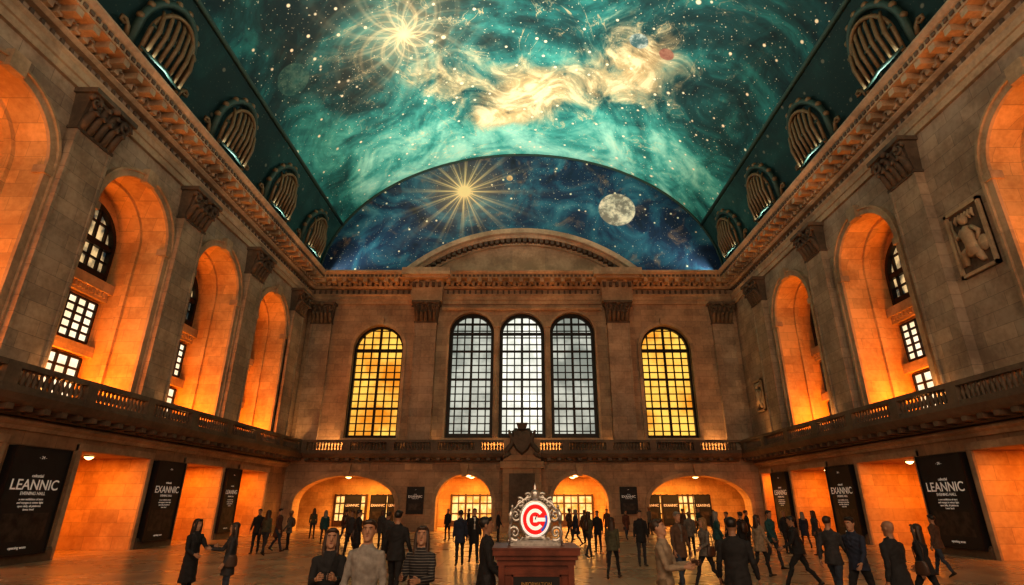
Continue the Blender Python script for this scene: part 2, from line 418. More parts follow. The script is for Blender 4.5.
mb.tube([vp(pi*i/40,D-.05,.08) for i in range(41)],.12,6)
mb.obj('trim_5',[M_rib])
def vgrille(sg,yc):
    mb=MB(); hw=1.75; H=3.3
    def q(s,t,o):
        ph=math.radians(3)+t/ (H)*math.radians(16.5)
        p=vp(ph,yc+s,o); return (p[0]*sg,p[1],p[2])
    outl=[(-hw,.0)]+[(-hw*math.cos(pi*i/16),1.5+(H-1.5)*math.sin(pi*i/16)) for i in range(17)]+[(hw,0)]
    mb.tube([q(a,b_,.35) for a,b_ in outl],.2,7,0)
    mb.tube([q(a*.8,b_*.86,.7) for a,b_ in outl],.12,6,1)
    for i in range(-3,4):
        s=i*.42; top=1.4+(H-1.8)*math.sqrt(max(0,1-(s/hw)**2))
        mb.tube([q(s,0.15,.9),q(s,top*.5,1.05),q(s,top*.85,.8),q(s*.9,top,.45)],[.1,.12,.1,.07],6,1)
    for t in (.15,1.4): mb.tube([q(-hw*.85,t,.75),q(0,t,1.0),q(hw*.85,t,.75)],.1,6,0)
    for i in range(9):
        a=pi*i/8; mb.ell(q(-hw*1.06*math.cos(a),1.5+(H-1.4)*math.sin(a),.35),.2,.2,.2,1,7,5)
    for s2 in (-1,1):
        mb.tube([q(s2*(hw+.55-.3*math.cos(a_*.9)),.3+.3*math.sin(a_*.9)+.12*a_,.35) for a_ in range(7)],[.12,.12,.11,.1,.09,.08,.05],6,1)
    mb.obj('clerestory_grille',[M_rib,M_gilt])
for yc in (7,14.2,21.2,28.2,35.2,42.0):
    vgrille(1,yc); vgrille(-1,yc)

# ------------------------------------------------------------------ back wall decoration
cornice(mB,-W,W,'trim_6')
mb=MB()
for (c_,hw,zb,zs,rise) in backwin:
    mb.band(mB,c_,hw,zb,zs,rise,.28 if abs(c_)>6 else .2,-.1,.16)
    mb.mbox(mB,c_-hw-.25,c_+hw+.25,0,.3,zb-.3,zb)
    if abs(c_)>6: mb.mbox(mB,c_-.3,c_+.3,0,.32,zs+rise,zs+rise+.6)
for (c_,hw,zb,zs,rise) in backarch:
    mb.band(mB,c_,hw,zb,zs,rise,.3,0,.12)
    mb.hexa([mB(c_-.2,4.05,0),mB(c_+.2,4.05,0),mB(c_+.2,4.05,.3),mB(c_-.2,4.05,.3),mB(c_-.35,5.0,0),mB(c_+.35,5.0,0),mB(c_+.35,5.0,.42),mB(c_-.35,5.0,.42)])
for s_ in (-2.2,2.2):
    mb.mbox(mB,s_-.14,s_+.14,0,.35,7.1,16.6); mb.mbox(mB,s_-.24,s_+.24,0,.45,16.4,16.9)
mb.prof(mB,[(0,17.98),(.25,17.98),(.35,18.15),(.35,18.25),(0,18.25)],-7.1,7.1)
mb.obj('trim_7',[M_trim])
for c_ in (-8.4,8.4): pilaster(mB,c_,.95,5.81,18.6,.6)
for c_ in (-17.6,17.6): pilaster(mB,c_,.9,5.81,18.6,.25)
mb=MB()
hc=10.6; rs=4.2; R=(hc*hc+rs*rs)/(2*rs); zc=21.3+rs-R; am=math.asin(hc/R); K=44
def pa(i,r): a=-am+2*am*i/K; return (r*math.sin(a),zc+r*math.cos(a))
for i in range(K):
    for (ra,rb,da,db,mi) in ((R-.45,R,-.1,1.5,0),(R-.75,R-.45,-.1,1.05,0),(R-1.2,R-.95,-.1,.5,0)):
        a,b_,c_,d_=pa(i,ra),pa(i+1,ra),pa(i+1,rb),pa(i,rb)
        mb.hexa([mB(q[0],q[1],da) for q in (a,b_,c_,d_)]+[mB(q[0],q[1],db) for q in (a,b_,c_,d_)],mi)
    a=-am+2*am*(i+.5)/K; p=pa(i+.5,R-.62)
    mb.mbox(mB,p[0]-.16,p[0]+.16,.3,.95,p[1]-.46,p[1]-.1,1)
    a,b_=pa(i,R-.8),pa(i+1,R-.8)
    mb.quad(mB(a[0],21.2,.12),mB(b_[0],21.2,.12),mB(b_[0],max(21.2,b_[1]),.12),mB(a[0],max(21.2,a[1]),.12),mi=0)
for sg in (-1,1):
    c_=sg*8.4
    mb.mbox(mB,c_-1.35,c_+1.35,0,1.0,18.62,20.5,0); mb.mbox(mB,c_-2.1,c_+2.1,0,2.1,20.7,21.35,0); mb.mbox(mB,c_-1.9,c_+1.9,0,1.8,20.5,20.7,0)
    for k in range(5): mb.mbox(mB,c_-1.25+k*.56,c_-1.0+k*.56,1.0,1.3,19.9,20.3,1)
mb.obj('segmental_pediment',[M_trim,M_dark])

mb=MB()
mb.mbox(mB,-1.5,1.5,0,1.3,0,5.2,0); mb.mbox(mB,-1.7,1.7,0,1.45,0,.5,0); mb.mbox(mB,-1.7,1.7,0,1.5,4.6,5.1,0)
mb.mbox(mB,-1.0,1.0,1.3,1.4,1.0,4.2,1)
mb.mbox(mB,-1.45,1.45,.6,1.55,5.15,6.75,0)
sh=[(-.8,7.4),(-.5,7.65),(0,7.5),(.5,7.65),(.8,7.4),(.85,6.6),(.5,5.9),(0,5.5),(-.5,5.9),(-.85,6.6)]
mb.hexa([mB(-.3,7.5,1.5),mB(.3,7.5,1.5),mB(.3,7.5,1.8),mB(-.3,7.5,1.8),mB(-.45,8.0,1.5),mB(.45,8.0,1.5),mB(.45,8.0,1.9),mB(-.45,8.0,1.9)],1)
vs=[mB(a,b_,1.5) for a,b_ in sh]+[mB(a*.8,(b_-6.5)*.8+6.5,1.85) for a,b_ in sh]; n_=len(sh)
mb.add(vs,[[i,(i+1)%n_,(i+1)%n_+n_,i+n_] for i in range(n_)]+[list(range(n_,2*n_))],1)
for sg in (-1,1):
    mb.tube([mB(sg*(.95+.35*math.cos(t*.7)*(1-t/12)),5.7+t*.22,1.7) for t in range(9)],[.12,.2,.2,.18,.2,.18,.15,.12,.06],7,1)
    mb.tube([mB(sg*(1.0+.1*t),5.5+.15*math.sin(t),1.65) for t in range(6)],[.2,.22,.2,.16,.12,.06],7,1)
mb.obj('carved_coat_of_arms',[M_low,M_dark])
mb=MB()
for c_ in (-13.85,-8.3,8.3,13.85,-3.2,3.2):
    w_=1.1 if abs(c_)<13 else 1.6
    mb.mbox(mB,c_-w_,c_+w_,0,.1,4.55,5.0)
mb.obj('trim_8',[M_trim])

# ------------------------------------------------------------------ windows
M_gc=glow('frosted_daylight_glass',(.52,.54,.46),(1.0,.97,.86),1.15,.35)
M_gs=glow('side_daylight_glass',(.28,.31,.27),(.66,.68,.58),.8,.4)
M_ga=glow('amber_lit_glass',(.70,.23,.012),(1.0,.60,.11),1.1,.35)
M_gn=glow('niche_glass',(.8,.62,.36),(1.0,.88,.62),1.2,.9)
M_gd=glow('niche_fan_glass',(.015,.03,.035),(.9,.6,.28),.9,1.2)
def window(mp,op,dd,name,glass,nv,dz,frame=.16,bar=.035):
    c_,hw,zb,zs,rise=op; mb=MB()
    ap=arch(c_,hw,zs,rise); path=[(c_-hw,zb)]+ap+[(c_+hw,zb)]
    mb.add([mp(a,b_,dd-.05) for a,b_ in path],[list(range(len(path)))],1)
    mb.band(mp,c_,hw-frame,zb,zs,rise-frame,frame,dd-.1,dd+.22,0)
    mb.mbox(mp,c_-hw,c_+hw,dd-.04,dd+.2,zb,zb+frame*1.5,0)
    mb.mbox(mp,c_-hw,c_+hw,dd-.04,dd+.18,zs-.12,zs+.12,0)
    def top(s): 
        t=(s-c_)/hw; return zs+rise*math.sqrt(max(0,1-t*t))
    for i in range(1,nv):
        s=c_-hw+2*hw*i/nv; w_=bar*(2.0 if (nv%2==0 and i==nv//2) else 1.0)
        mb.mbox(mp,s-w_,s+w_,dd-.04,dd+.1,zb,top(s),0)
    z=zb+dz; k=0
    while z<zs+rise-.1:
        h=hw if z<=zs else hw*math.sqrt(max(0,1-((z-zs)/rise)**2))
        k+=1; w_=bar*(1.9 if k%4==0 else .8)
        mb.mbox(mp,c_-h,c_+h,dd-.04,dd+.08,z-w_,z+w_,0); z+=dz
    mb.obj(name,[M_bronze,glass])
wi=1
for op in backwin:
    g_=M_gc if op[0]==0 else (M_ga if abs(op[0])>6 else M_gs)
    window(mB,op,-.6,'window_%d'%wi,g_,6,.62,.27 if abs(op[0])<6 else .18,.05); wi+=1
def niche_window(mp,c,name):
    mb=MB(); d=-NDP
    window(mp,(c,2.0,12.6,14.2,2.0),d+.12,name+'_x',M_gd,6,.9,.2,.06)
    o=bpy.data.objects[name+'_x']
    h=HWN-.02
    mb.mbox(mp,c-h,c+h,d+.01,d+.5,12.0,12.5,0); mb.mbox(mp,c-h,c+h,d+.01,d+.3,11.6,12.0,0)
    t=c-h+.1
    while t<c+h-.2: mb.mbox(mp,t,t+.14,d+.3,d+.42,11.75,12.0,0); t+=.28
    for z0,z1,nv in ((9.4,11.4,7),(6.0,8.6,6)):
        mb.mbox(mp,c-2.1,c+2.1,d+.02,d+.08,z0,z1,2)
        for i in range(nv+1):
            s=c-2.1+4.2*i/nv; mb.mbox(mp,s-.055,s+.055,d+.02,d+.18,z0,z1,1)
        for i in range(6):
            z=z0+(z1-z0)*i/5; mb.mbox(mp,c-2.15,c+2.15,d+.02,d+.16,z-.05,z+.05,1)
    mb.mbox(mp,c-h,c+h,d+.01,d+.35,8.75,9.25,0)
    p=mb.obj(name,[M_trim,M_bronze,M_gn]); o.name='fanlight'; o.parent=p
for c in archL[1:]: niche_window(mL,c,'window_%d'%wi); wi+=1
for c in archR[1:]: niche_window(mR,c,'window_%d'%wi); wi+=1

# ------------------------------------------------------------------ passage behind the back arches
mb=MB()
mb.quad((-W-3,D+1.3,4.3),(W+3,D+1.3,4.3),(W+3,D+9,4.3),(-W-3,D+9,4.3),mi=0)
mb.quad((-W-3,D+9,0),(W+3,D+9,0),(W+3,D+9,4.3),(-W-3,D+9,4.3),mi=0)
for s_ in (-W-3,W+3): mb.quad((s_,D,0),(s_,D+9,0),(s_,D+9,4.3),(s_,D,4.3),mi=0)
for a,b_ in ((-9.9,-6.8),(-2.4,2.4),(6.8,9.9)): mb.box(a,b_,D+.9,D+1.5,0,4.3,0)
for s_ in (-8.3,0,8.3): mb.box(s_-.5,s_+.5,D+5,D+8.9,0,4.3,0)
mb.obj('wall_passage',[M_rev])
M_shop=glow('lit_shop_glass',(.8,.33,.05),(1.0,.68,.26),1.2,1.5)
M_wood=simple('dark_wood',(.06,.03,.015),.4)
mb=MB()
for a,b_ in ((-17.5,-14.6),(-13.6,-10.3),(-6.6,-2.6),(2.6,6.6),(10.3,13.6),(14.6,17.5)):
    mb.box(a,b_,D+8.8,D+8.95,.5,2.6,1); 
    n_=6
    for i in range(n_+1):
        s_=a+(b_-a)*i/n_; w_=.09 if i%2==0 else .045; mb.box(s_-w_,s_+w_,D+8.7,D+8.95,0,2.8,0)
    for z_ in (.45,1.1,2.0,2.7): mb.box(a,b_,D+8.72,D+8.95,z_-.06,z_+.06,0)
    mb.box(a,b_,D+8.75,D+8.95,0,.5,0)
mb.obj('shop_front',[M_wood,M_shop])
M_lamp=simple('warm_lamp_glass',(1,.58,.22),.4,0,5.0,.02)
def lamp(x,y,z,r=.28):
    mb=MB(); mb.lathe((x,y,z),[(r,0),(r,-.03),(r*.9,-.1),(r*.5,-.17),(.03,-.2)],16,0); mb.lathe((x,y,z),[(r*1.15,.0),(r*1.15,-.05),(r*1.0,-.06)],16,1)
    mb.obj('ceiling_lamp',[M_lamp,M_bronze])
for x in (-15.8,-12,-4.6,4.6,12,15.8):
    for y in (D+3,D+6.5): lamp(x,y,4.3)

# ------------------------------------------------------------------ lights
def area(name,loc,size,energy,col,rot=(0,0,0),spread=None):
    l=bpy.data.lights.new(name,'AREA'); l.shape='RECTANGLE'; l.size=size[0]; l.size_y=size[1]; l.energy=energy; l.color=col
    if spread: l.spread=math.radians(spread)
    o=bpy.data.objects.new(name,l); o.location=loc; o.rotation_euler=rot; COL.objects.link(o); return o
OR=(1.0,.235,.008); WA=(1.0,.46,.14); AO=(1,.26,.015)
for c in archL[1:]: area('niche_uplight',(-W-1.3,c,6.0),(1.8,4.0),620,OR,(pi,0,0))
for c in archR[1:]: area('niche_uplight',(W+1.3,c,6.0),(1.8,4.0),620,OR,(pi,0,0))
for sx,lows in ((-1,lowL),(1,lowR)):
    for a,b_ in lows[1:]:
        area('aisle_downlight',(sx*(W+1.4),(a+b_)/2,4.17),(1.6,(b_-a)*.5),165,AO); area('aisle_downlight',(sx*(W+5),(a+b_)/2,4.17),(1.6,2.0),160,AO); lamp(sx*(W+1.3),(a+b_)/2,4.19,.2)
for x in (-13.8,-4.6,4.6,13.8): area('passage_downlight',(x,D+4.5,4.25),(5,5),1050,(1,.42,.085))
# cove lights stand on the cornices and aim up and inward across the vault
for sx in (-1,1):
    area('cove_light',(sx*17.7,19,21.55),(.4,54),3600,(.84,1.0,.90),(0,sx*math.radians(122),0),84)
for x in (-15.4,-8.3,-2.2,2.2,8.3,15.4): area('balcony_uplight',(x,D-.3,5.86),(2.6,.25),80,WA,(pi-.05,0,0),110)
for sx in (-1,1):
    for y in ((12.1,19.8,27.55,35.35,43.1) if sx<0 else (12.2,23,31.7,40.6)):
        area('balcony_uplight',(sx*(W-.6),y+1.35,5.9),(.3,.5),45,WA,(pi,0,0),110)
area('rear_fill_light',(0,-7.5,13),(30,16),4300,(1,.68,.44),(math.radians(90),0,0))  # added warm fill, unseen behind the camera, to brighten the hall
w=bpy.data.worlds.new('hall_ambient'); scene.world=w; w.use_nodes=True
w.node_tree.nodes['Background'].inputs[0].default_value=(.55,.40,.28,1); w.node_tree.nodes['Background'].inputs[1].default_value=.25

# ------------------------------------------------------------------ relief plaques on the right wall
def plaque(mp,c,z,hw,hh):
    mb=MB(); mb.mbox(mp,c-hw,c+hw,0.01,.08,z-hh,z+hh,0)
    for a in ((c-hw,c-hw+.14,z-hh,z+hh),(c+hw-.14,c+hw,z-hh,z+hh),(c-hw,c+hw,z-hh,z-hh+.14),(c-hw,c+hw,z+hh-.14,z+hh)): mb.mbox(mp,a[0],a[1],0.01,.2,a[2],a[3],1)
    k=hh/1.7
    P=lambda s,t,d=.16: mp(c+s*k,z+t*k,d)
    mb.tube([P(-.1,-.9),P(-.05,-.2),P(.05,.3),P(.0,.65)],[.34*k,.30*k,.33*k,.14*k],9,1)
    mb.ell(P(.0,.95,.22),.2*k,.2*k,.24*k,1)
    mb.tube([P(.25,.55),P(.6,.25),P(.75,.7)],[.13*k,.11*k,.07*k],7,1)
    mb.tube([P(-.25,.5),P(-.6,.15),P(-.4,-.25)],[.13*k,.11*k,.07*k],7,1)
    mb.tube([P(-.05,-.5),P(.5,-.6),P(.55,-1.2)],[.24*k,.2*k,.12*k],8,1)
    mb.tube([P(-.2,-.5),P(-.3,-1.0),P(-.45,-1.3)],[.22*k,.18*k,.12*k],8,1)
    mb.tube([P(.75,-1.2),P(.78,.0),P(.75,1.3)],[.05*k,.05*k,.05*k],6,1)
    mb.ell(P(-.65,-.5,.14),.12*k,.32*k,.4*k,1)
    for i in range(6): mb.tube([P(-.6+.2*i,1.35),P(-.5+.2*i,1.1),P(-.6+.22*i,.9)],[.05*k,.1*k,.04*k],6,1)
    mb.obj('relief_plaque',[M_dark,M_trim])
plaque(mR,20.6,12.5,.95,1.5); plaque(mR,43.4,10.0,.75,1.25)

# ------------------------------------------------------------------ posters
M_pb=simple('poster_ink',(.010,.012,.015),.6,0,.0,.3,1.5)
M_pt=simple('poster_white_print',(.8,.8,.76),.5,0,.1,.03)
M_po=simple('poster_photo_area',(.03,.024,.022),.6,0,0,.8,3)
def text(body,size,mp_loc,R,parent,ext=.004,mt=None):
    cu=bpy.data.curves.new('print','FONT'); cu.body=body; cu.size=size; cu.extrude=ext; cu.align_x='CENTER'; cu.offset=size*.012
    cu.materials.append(mt or M_pt); o=bpy.data.objects.new('print',cu); COL.objects.link(o); o.parent=parent
    o.matrix_world=Matrix.Translation(mp_loc)@R.to_4x4(); return o
RL=Matrix(((0,0,1),(1,0,0),(0,1,0))); RR=Matrix(((0,0,-1),(-1,0,0),(0,1,0))); RB=Matrix(((1,0,0),(0,0,-1),(0,1,0)))
titles=['LEANNIC','EXANNIC','LEANING']
def poster(mp,R,c,hw,z0,z1,i=0,small=False,d=.28):
    if small: d=.12
    mb=MB(); mb.mbox(mp,c-hw,c+hw,.01,d,z0,z1,0)
    fr=.05
    for a in ((c-hw-fr,c-hw,z0-fr,z1+fr),(c+hw,c+hw+fr,z0-fr,z1+fr),(c-hw,c+hw,z0-fr,z0),(c-hw,c+hw,z1,z1+fr)): mb.mbox(mp,a[0],a[1],.01,d+.04,a[2],a[3],1)
    mb.mbox(mp,c-hw*.8,c+hw*.8,d,d+.004,z0+.12*(z1-z0),z0+.38*(z1-z0),2)
    o=mb.obj('poster',[M_pb,M_black,M_po])
    H=z1-z0
    text(titles[i%3],hw*.41,mp(c,z0+.60*H,d+.01),R,o); text('EVENING HALL',hw*.13,mp(c,z0+.55*H,d+.01),R,o)
    text('celestial',hw*.13,mp(c,z0+.72*H,d+.01),R,o); text('- 24 -',hw*.12,mp(c,z0+.90*H,d+.01),R,o)
    if not small:
        for k,l in enumerate(('a new exhibition of stars','and voyages in winter light','open daily, all platforms','lower level')): text(l,hw*.085,mp(c,z0+(.50-.032*k)*H,d+.01),R,o)
        text('opening soon',hw*.11,mp(c,z0+.05*H,d+.01),R,o)
poster(mL,RL,22.2,1.3,.35,4.1,0); poster(mL,RL,30.55,1.15,.35,4.1,1); poster(mL,RL,37.35,.85,.4,4.1,2)
poster(mR,RR,25.6,1.35,.35,4.1,0); poster(mR,RR,33.95,1.25,.35,4.1,1); poster(mR,RR,42.0,1.15,.4,4.1,2)
for c_ in (-8.4,8.4): poster(mB,RB,c_,.62,1.3,3.2,1,True)
def stand(x,y,hw,z1,i):
    mb=MB(); mb.box(x-hw-.08,x+hw+.08,y-.03,y+.08,.25,z1,0); mb.box(x-hw,x+hw,y-.05,y-.03,.45,z1-.12,1)
    for sg in (-1,1): mb.box(x+sg*hw-.05,x+sg*hw+.05,y-.3,y+.3,0,.08,0); mb.box(x+sg*hw-.04,x+sg*hw+.04,y-.03,y+.05,0,.3,0)
    mb.box(x-hw*.7,x+hw*.7,y-.06,y-.05,.8,z1*.5,2)
    o=mb.obj('poster_stand',[M_black,M_pb,M_po]); text(titles[i%3],hw*.45,(x,y-.07,z1*.65),RB,o)
for i,(x,y) in enumerate(((-14.6,50.5),(-12.4,50.5),(-10.9,50.5),(11.2,50.5),(12.8,50.5),(15.6,50.5))): stand(x,y,.62,2.7,i)

# ------------------------------------------------------------------ information kiosk with ornate clock
KX,KY=0.0,0.0
M_mah=simple('mahogany_panel',(.11,.03,.016),.35,0,0,.35,5); M_brass=simple('aged_brass',(.55,.36,.14),.3,.9)
M_silver=simple('cast_silver',(.50,.48,.45),.3,.85,0,.2,20); M_red=simple('enamel_red',(.75,.015,.015),.3,0,.45); M_wht=simple('enamel_white',(.9,.88,.82),.4,0,.4,.03); M_blu=simple('enamel_blue',(.02,.10,.45),.3,0,.4)
root=bpy.data.objects.new('information_kiosk',None); COL.objects.link(root)
mb=MB()
def kb(hx,hy,z0,z1,mi=0): mb.box(KX-hx,KX+hx,KY-hy,KY+hy,z0,z1,mi)
kb(.58,.50,0,.12); kb(.54,.46,.12,.2); kb(.50,.42,.2,1.55); kb(.53,.45,1.50,1.56); kb(.56,.48,1.56,1.61); kb(.59,.51,1.61,1.68)
for sg in (-1,1): mb.box(KX+sg*.47-.04,KX+sg*.47+.04,KY-.45,KY-.42,.2,1.5,0)
mb.box(KX-.43,KX+.43,KY-.44,KY-.42,.25,.30,0); mb.box(KX-.43,KX+.43,KY-.44,KY-.42,1.40,1.46,0)
mb.box(KX-.31,KX+.31,KY-.445,KY-.42,1.06,1.38,1); 
for a in ((-.33,-.31,1.04,1.40),(.31,.33,1.04,1.40),(-.33,.33,1.04,1.06),(-.33,.33,1.38,1.40)): mb.box(KX+a[0],KX+a[1],KY-.452,KY-.42,a[2],a[3],0)
kb(.60,.52,1.675,1.695,0)
pd=mb.obj('podium',[M_mah,M_black,M_brass],root)
text('INFORMATION',.06,(KX,KY-.45,1.28),RB,pd,.002,M_brass); text('main concourse',.04,(KX,KY-.45,1.20),RB,pd,.002,M_brass)
mb=MB(); ZC=2.0
def kc(a,r,y=0): return (KX+r*math.cos(a),KY+y,ZC+r*math.sin(a))
def diskm(r0,r1,y0,y1,mi,n=40):
    for i in range(n):
        a,b_=2*pi*i/n,2*pi*(i+1)/n
        mb.hexa([kc(a,r0,y0),kc(b_,r0,y0),kc(b_,r1,y0),kc(a,r1,y0),kc(a,r0,y1),kc(b_,r0,y1),kc(b_,r1,y1),kc(a,r1,y1)],mi)
mb.tube([kc(2*pi*i/32,.215) for i in range(33)],.028,8,0)
mb.tube([kc(2*pi*i/32,.190,-.045) for i in range(33)],.010,6,1)
diskm(0.001,.21,-.03,.03,1); diskm(.001,.180,-.04,-.03,2)
for i in range(28):
    a=pi*.22+2*pi*.78*i/28; b_=a+2*pi*.78/28
    mb.hexa([kc(a,.085,-.048),kc(b_,.085,-.048),kc(b_,.13,-.048),kc(a,.13,-.048),kc(a,.085,-.04),kc(b_,.085,-.04),kc(b_,.13,-.04),kc(a,.13,-.04)],1)
mb.box(KX+.005,KX+.15,KY-.05,KY-.04,ZC-.025,ZC+.02,1)
mb.box(KX-.03,KX+.03,KY-.054,KY-.045,ZC-.035,ZC+.035,1); mb.tube([kc(0,.0,-.058),kc(1.2,.06,-.058)],[.01,.006],6,4)
for i in range(10):
    a=-1.0+1.3*i/10; b_=a+.14
    mb.hexa([kc(a,.145,-.05),kc(b_,.145,-.05),kc(b_,.175,-.05),kc(a,.175,-.05),kc(a,.145,-.04),kc(b_,.145,-.04),kc(b_,.175,-.04),kc(a,.175,-.04)],3)
def scroll(cx,cz,r,turns,sg,start=0,th=.022,y=0):
    pts=[];rr=[]; n=18
    for i in range(n+1):
        t=i/n; a=start+turns*2*pi*t; q=r*(1-.85*t)
        pts.append((KX+sg*(cx+q*math.cos(a)),KY+y,ZC+cz+q*math.sin(a))); rr.append(th*(1-.5*t))
    mb.tube(pts,rr,7,0); mb.ell(pts[-1],th,th,th,0,8,6)
for sg in (-1,1):
    scroll(.30,-.16,.10,1.5,sg,-2.2,.026); scroll(.285,.05,.085,1.4,sg,2.4,.023); scroll(.22,.20,.065,1.4,sg,1.0,.02); scroll(.10,.27,.055,1.4,sg,.5,.018)
    scroll(.17,-.25,.07,1.3,sg,2.0,.024); scroll(.34,-.27,.05,1.3,sg,0,.02)
    mb.tube([(KX+sg*.36,KY,ZC-.3),(KX+sg*.37,KY,ZC-.1),(KX+sg*.33,KY,ZC+.08),(KX+sg*.25,KY,ZC+.18),(KX+sg*.12,KY,ZC+.26),(KX,KY,ZC+.28)],[.03,.022,.02,.02,.02,.022],7,0)
    for k in range(7):
        a=.2+k*.42; p=kc(a if sg>0 else pi-a,.245); q=kc(a if sg>0 else pi-a,.30,.0)
        mb.tube([p,((p[0]+q[0])/2,KY-.02,(p[2]+q[2])/2),q],[.012,.02,.004],6,0)
    mb.tube([(KX+sg*.36,KY-.02,ZC-.05),(KX+sg*.36,KY-.03,ZC+.06),(KX+sg*.34,KY-.02,ZC+.13)],[.025,.032,.012],7,0); mb.ell((KX+sg*.335,KY-.02,ZC+.155),.02,.02,.024,0)
    mb.tube([(KX+sg*.345,KY-.02,ZC+.10),(KX+sg*.29,KY-.03,ZC+.14),(KX+sg*.25,KY-.02,ZC+.12)],[.014,.012,.008],6,0)
mb.lathe((KX,KY,ZC+.24),[(.05,0),(.07,.03),(.06,.05),(.075,.08),(.05,.11),(.02,.13),(.028,.15),(.01,.18),(.004,.21)],14,0)
for k in range(5): mb.ell((KX-.08+.04*k,KY-.03,ZC+.31+.02*math.sin(k*pi/4)),.014,.014,.02,0,8,6)
mb.box(KX-.36,KX+.36,KY-.09,KY+.09,1.695,1.72,0); mb.box(KX-.30,KX+.30,KY-.07,KY+.07,1.72,1.75,0)
mb.tube([(KX-.2,KY,1.75),(KX-.08,KY,1.79),(KX+.08,KY,1.79),(KX+.2,KY,1.75)],.03,8,0)
mb.obj('ornate_clock',[M_silver,M_wht,M_red,M_blu,M_black],root)
root.location=(.17,7.6,0); root.scale=(.88,.88,.99)

# ------------------------------------------------------------------ people
PM={}
def cloth(name,col,rough=.85):
    if name not in PM: PM[name]=simple('cloth_'+name,col,rough,0,0,.22,14)
    return PM[name]
BLK=cloth('black',(.012,.012,.014)); CHA=cloth('charcoal',(.030,.030,.034)); NAV=cloth('navy',(.015,.022,.045)); GRY=cloth('grey',(.11,.10,.09)); LGR=cloth('light_grey',(.20,.185,.17)); BEI=cloth('beige',(.22,.17,.12)); OLI=cloth('olive',(.06,.06,.035)); BRN=cloth('brown',(.08,.045,.028)); TEA=cloth('teal',(.012,.06,.065)); WHI=cloth('white',(.45,.43,.4)); DEN=cloth('denim',(.03,.042,.065)); RST=cloth('rust',(.09,.035,.022)); KHA=cloth('khaki',(.13,.095,.06))
m,nt,b=mat('cloth_striped'); v,x,y,z=coords(nt)
s_=mth(nt,'SINE',z*190.0); n=nz(nt,v,8,3)
setin(nt,b.inputs['Base Color'],mix(nt,ss(nt,s_+n*.3,.7,1.2),(.012,.012,.015),(.17,.155,.14))); b.inputs['Roughness'].default_value=.85
STR=m
def skinm(name,col):
    m=simple('skin_'+name,col,.55,0,0,.08,20); m.node_tree.nodes['Principled BSDF'].inputs['Subsurface Weight'].default_value=.05; return m
SK1=skinm('light',(.34,.19,.12)); SK2=skinm('tan',(.26,.14,.085)); SK3=skinm('deep',(.12,.06,.035))
HB=simple('hair_black',(.012,.009,.008),.45,0,0,.3,40); HN=simple('hair_brown',(.035,.018,.010),.5,0,0,.3,40); HD=simple('hair_blond',(.20,.12,.055),.5,0,0,.25,40); HG=simple('hair_grey',(.15,.14,.13),.5,0,0,.2,40)
SHO=simple('shoe_leather',(.015,.012,.01),.35); EYW=simple('eye_white',(.42,.38,.35),.3); EYD=simple('eye_iris',(.02,.012,.008),.2); LIP=simple('lips',(.22,.08,.06),.45); BAG=simple('bag_leather',(.05,.025,.015),.4)
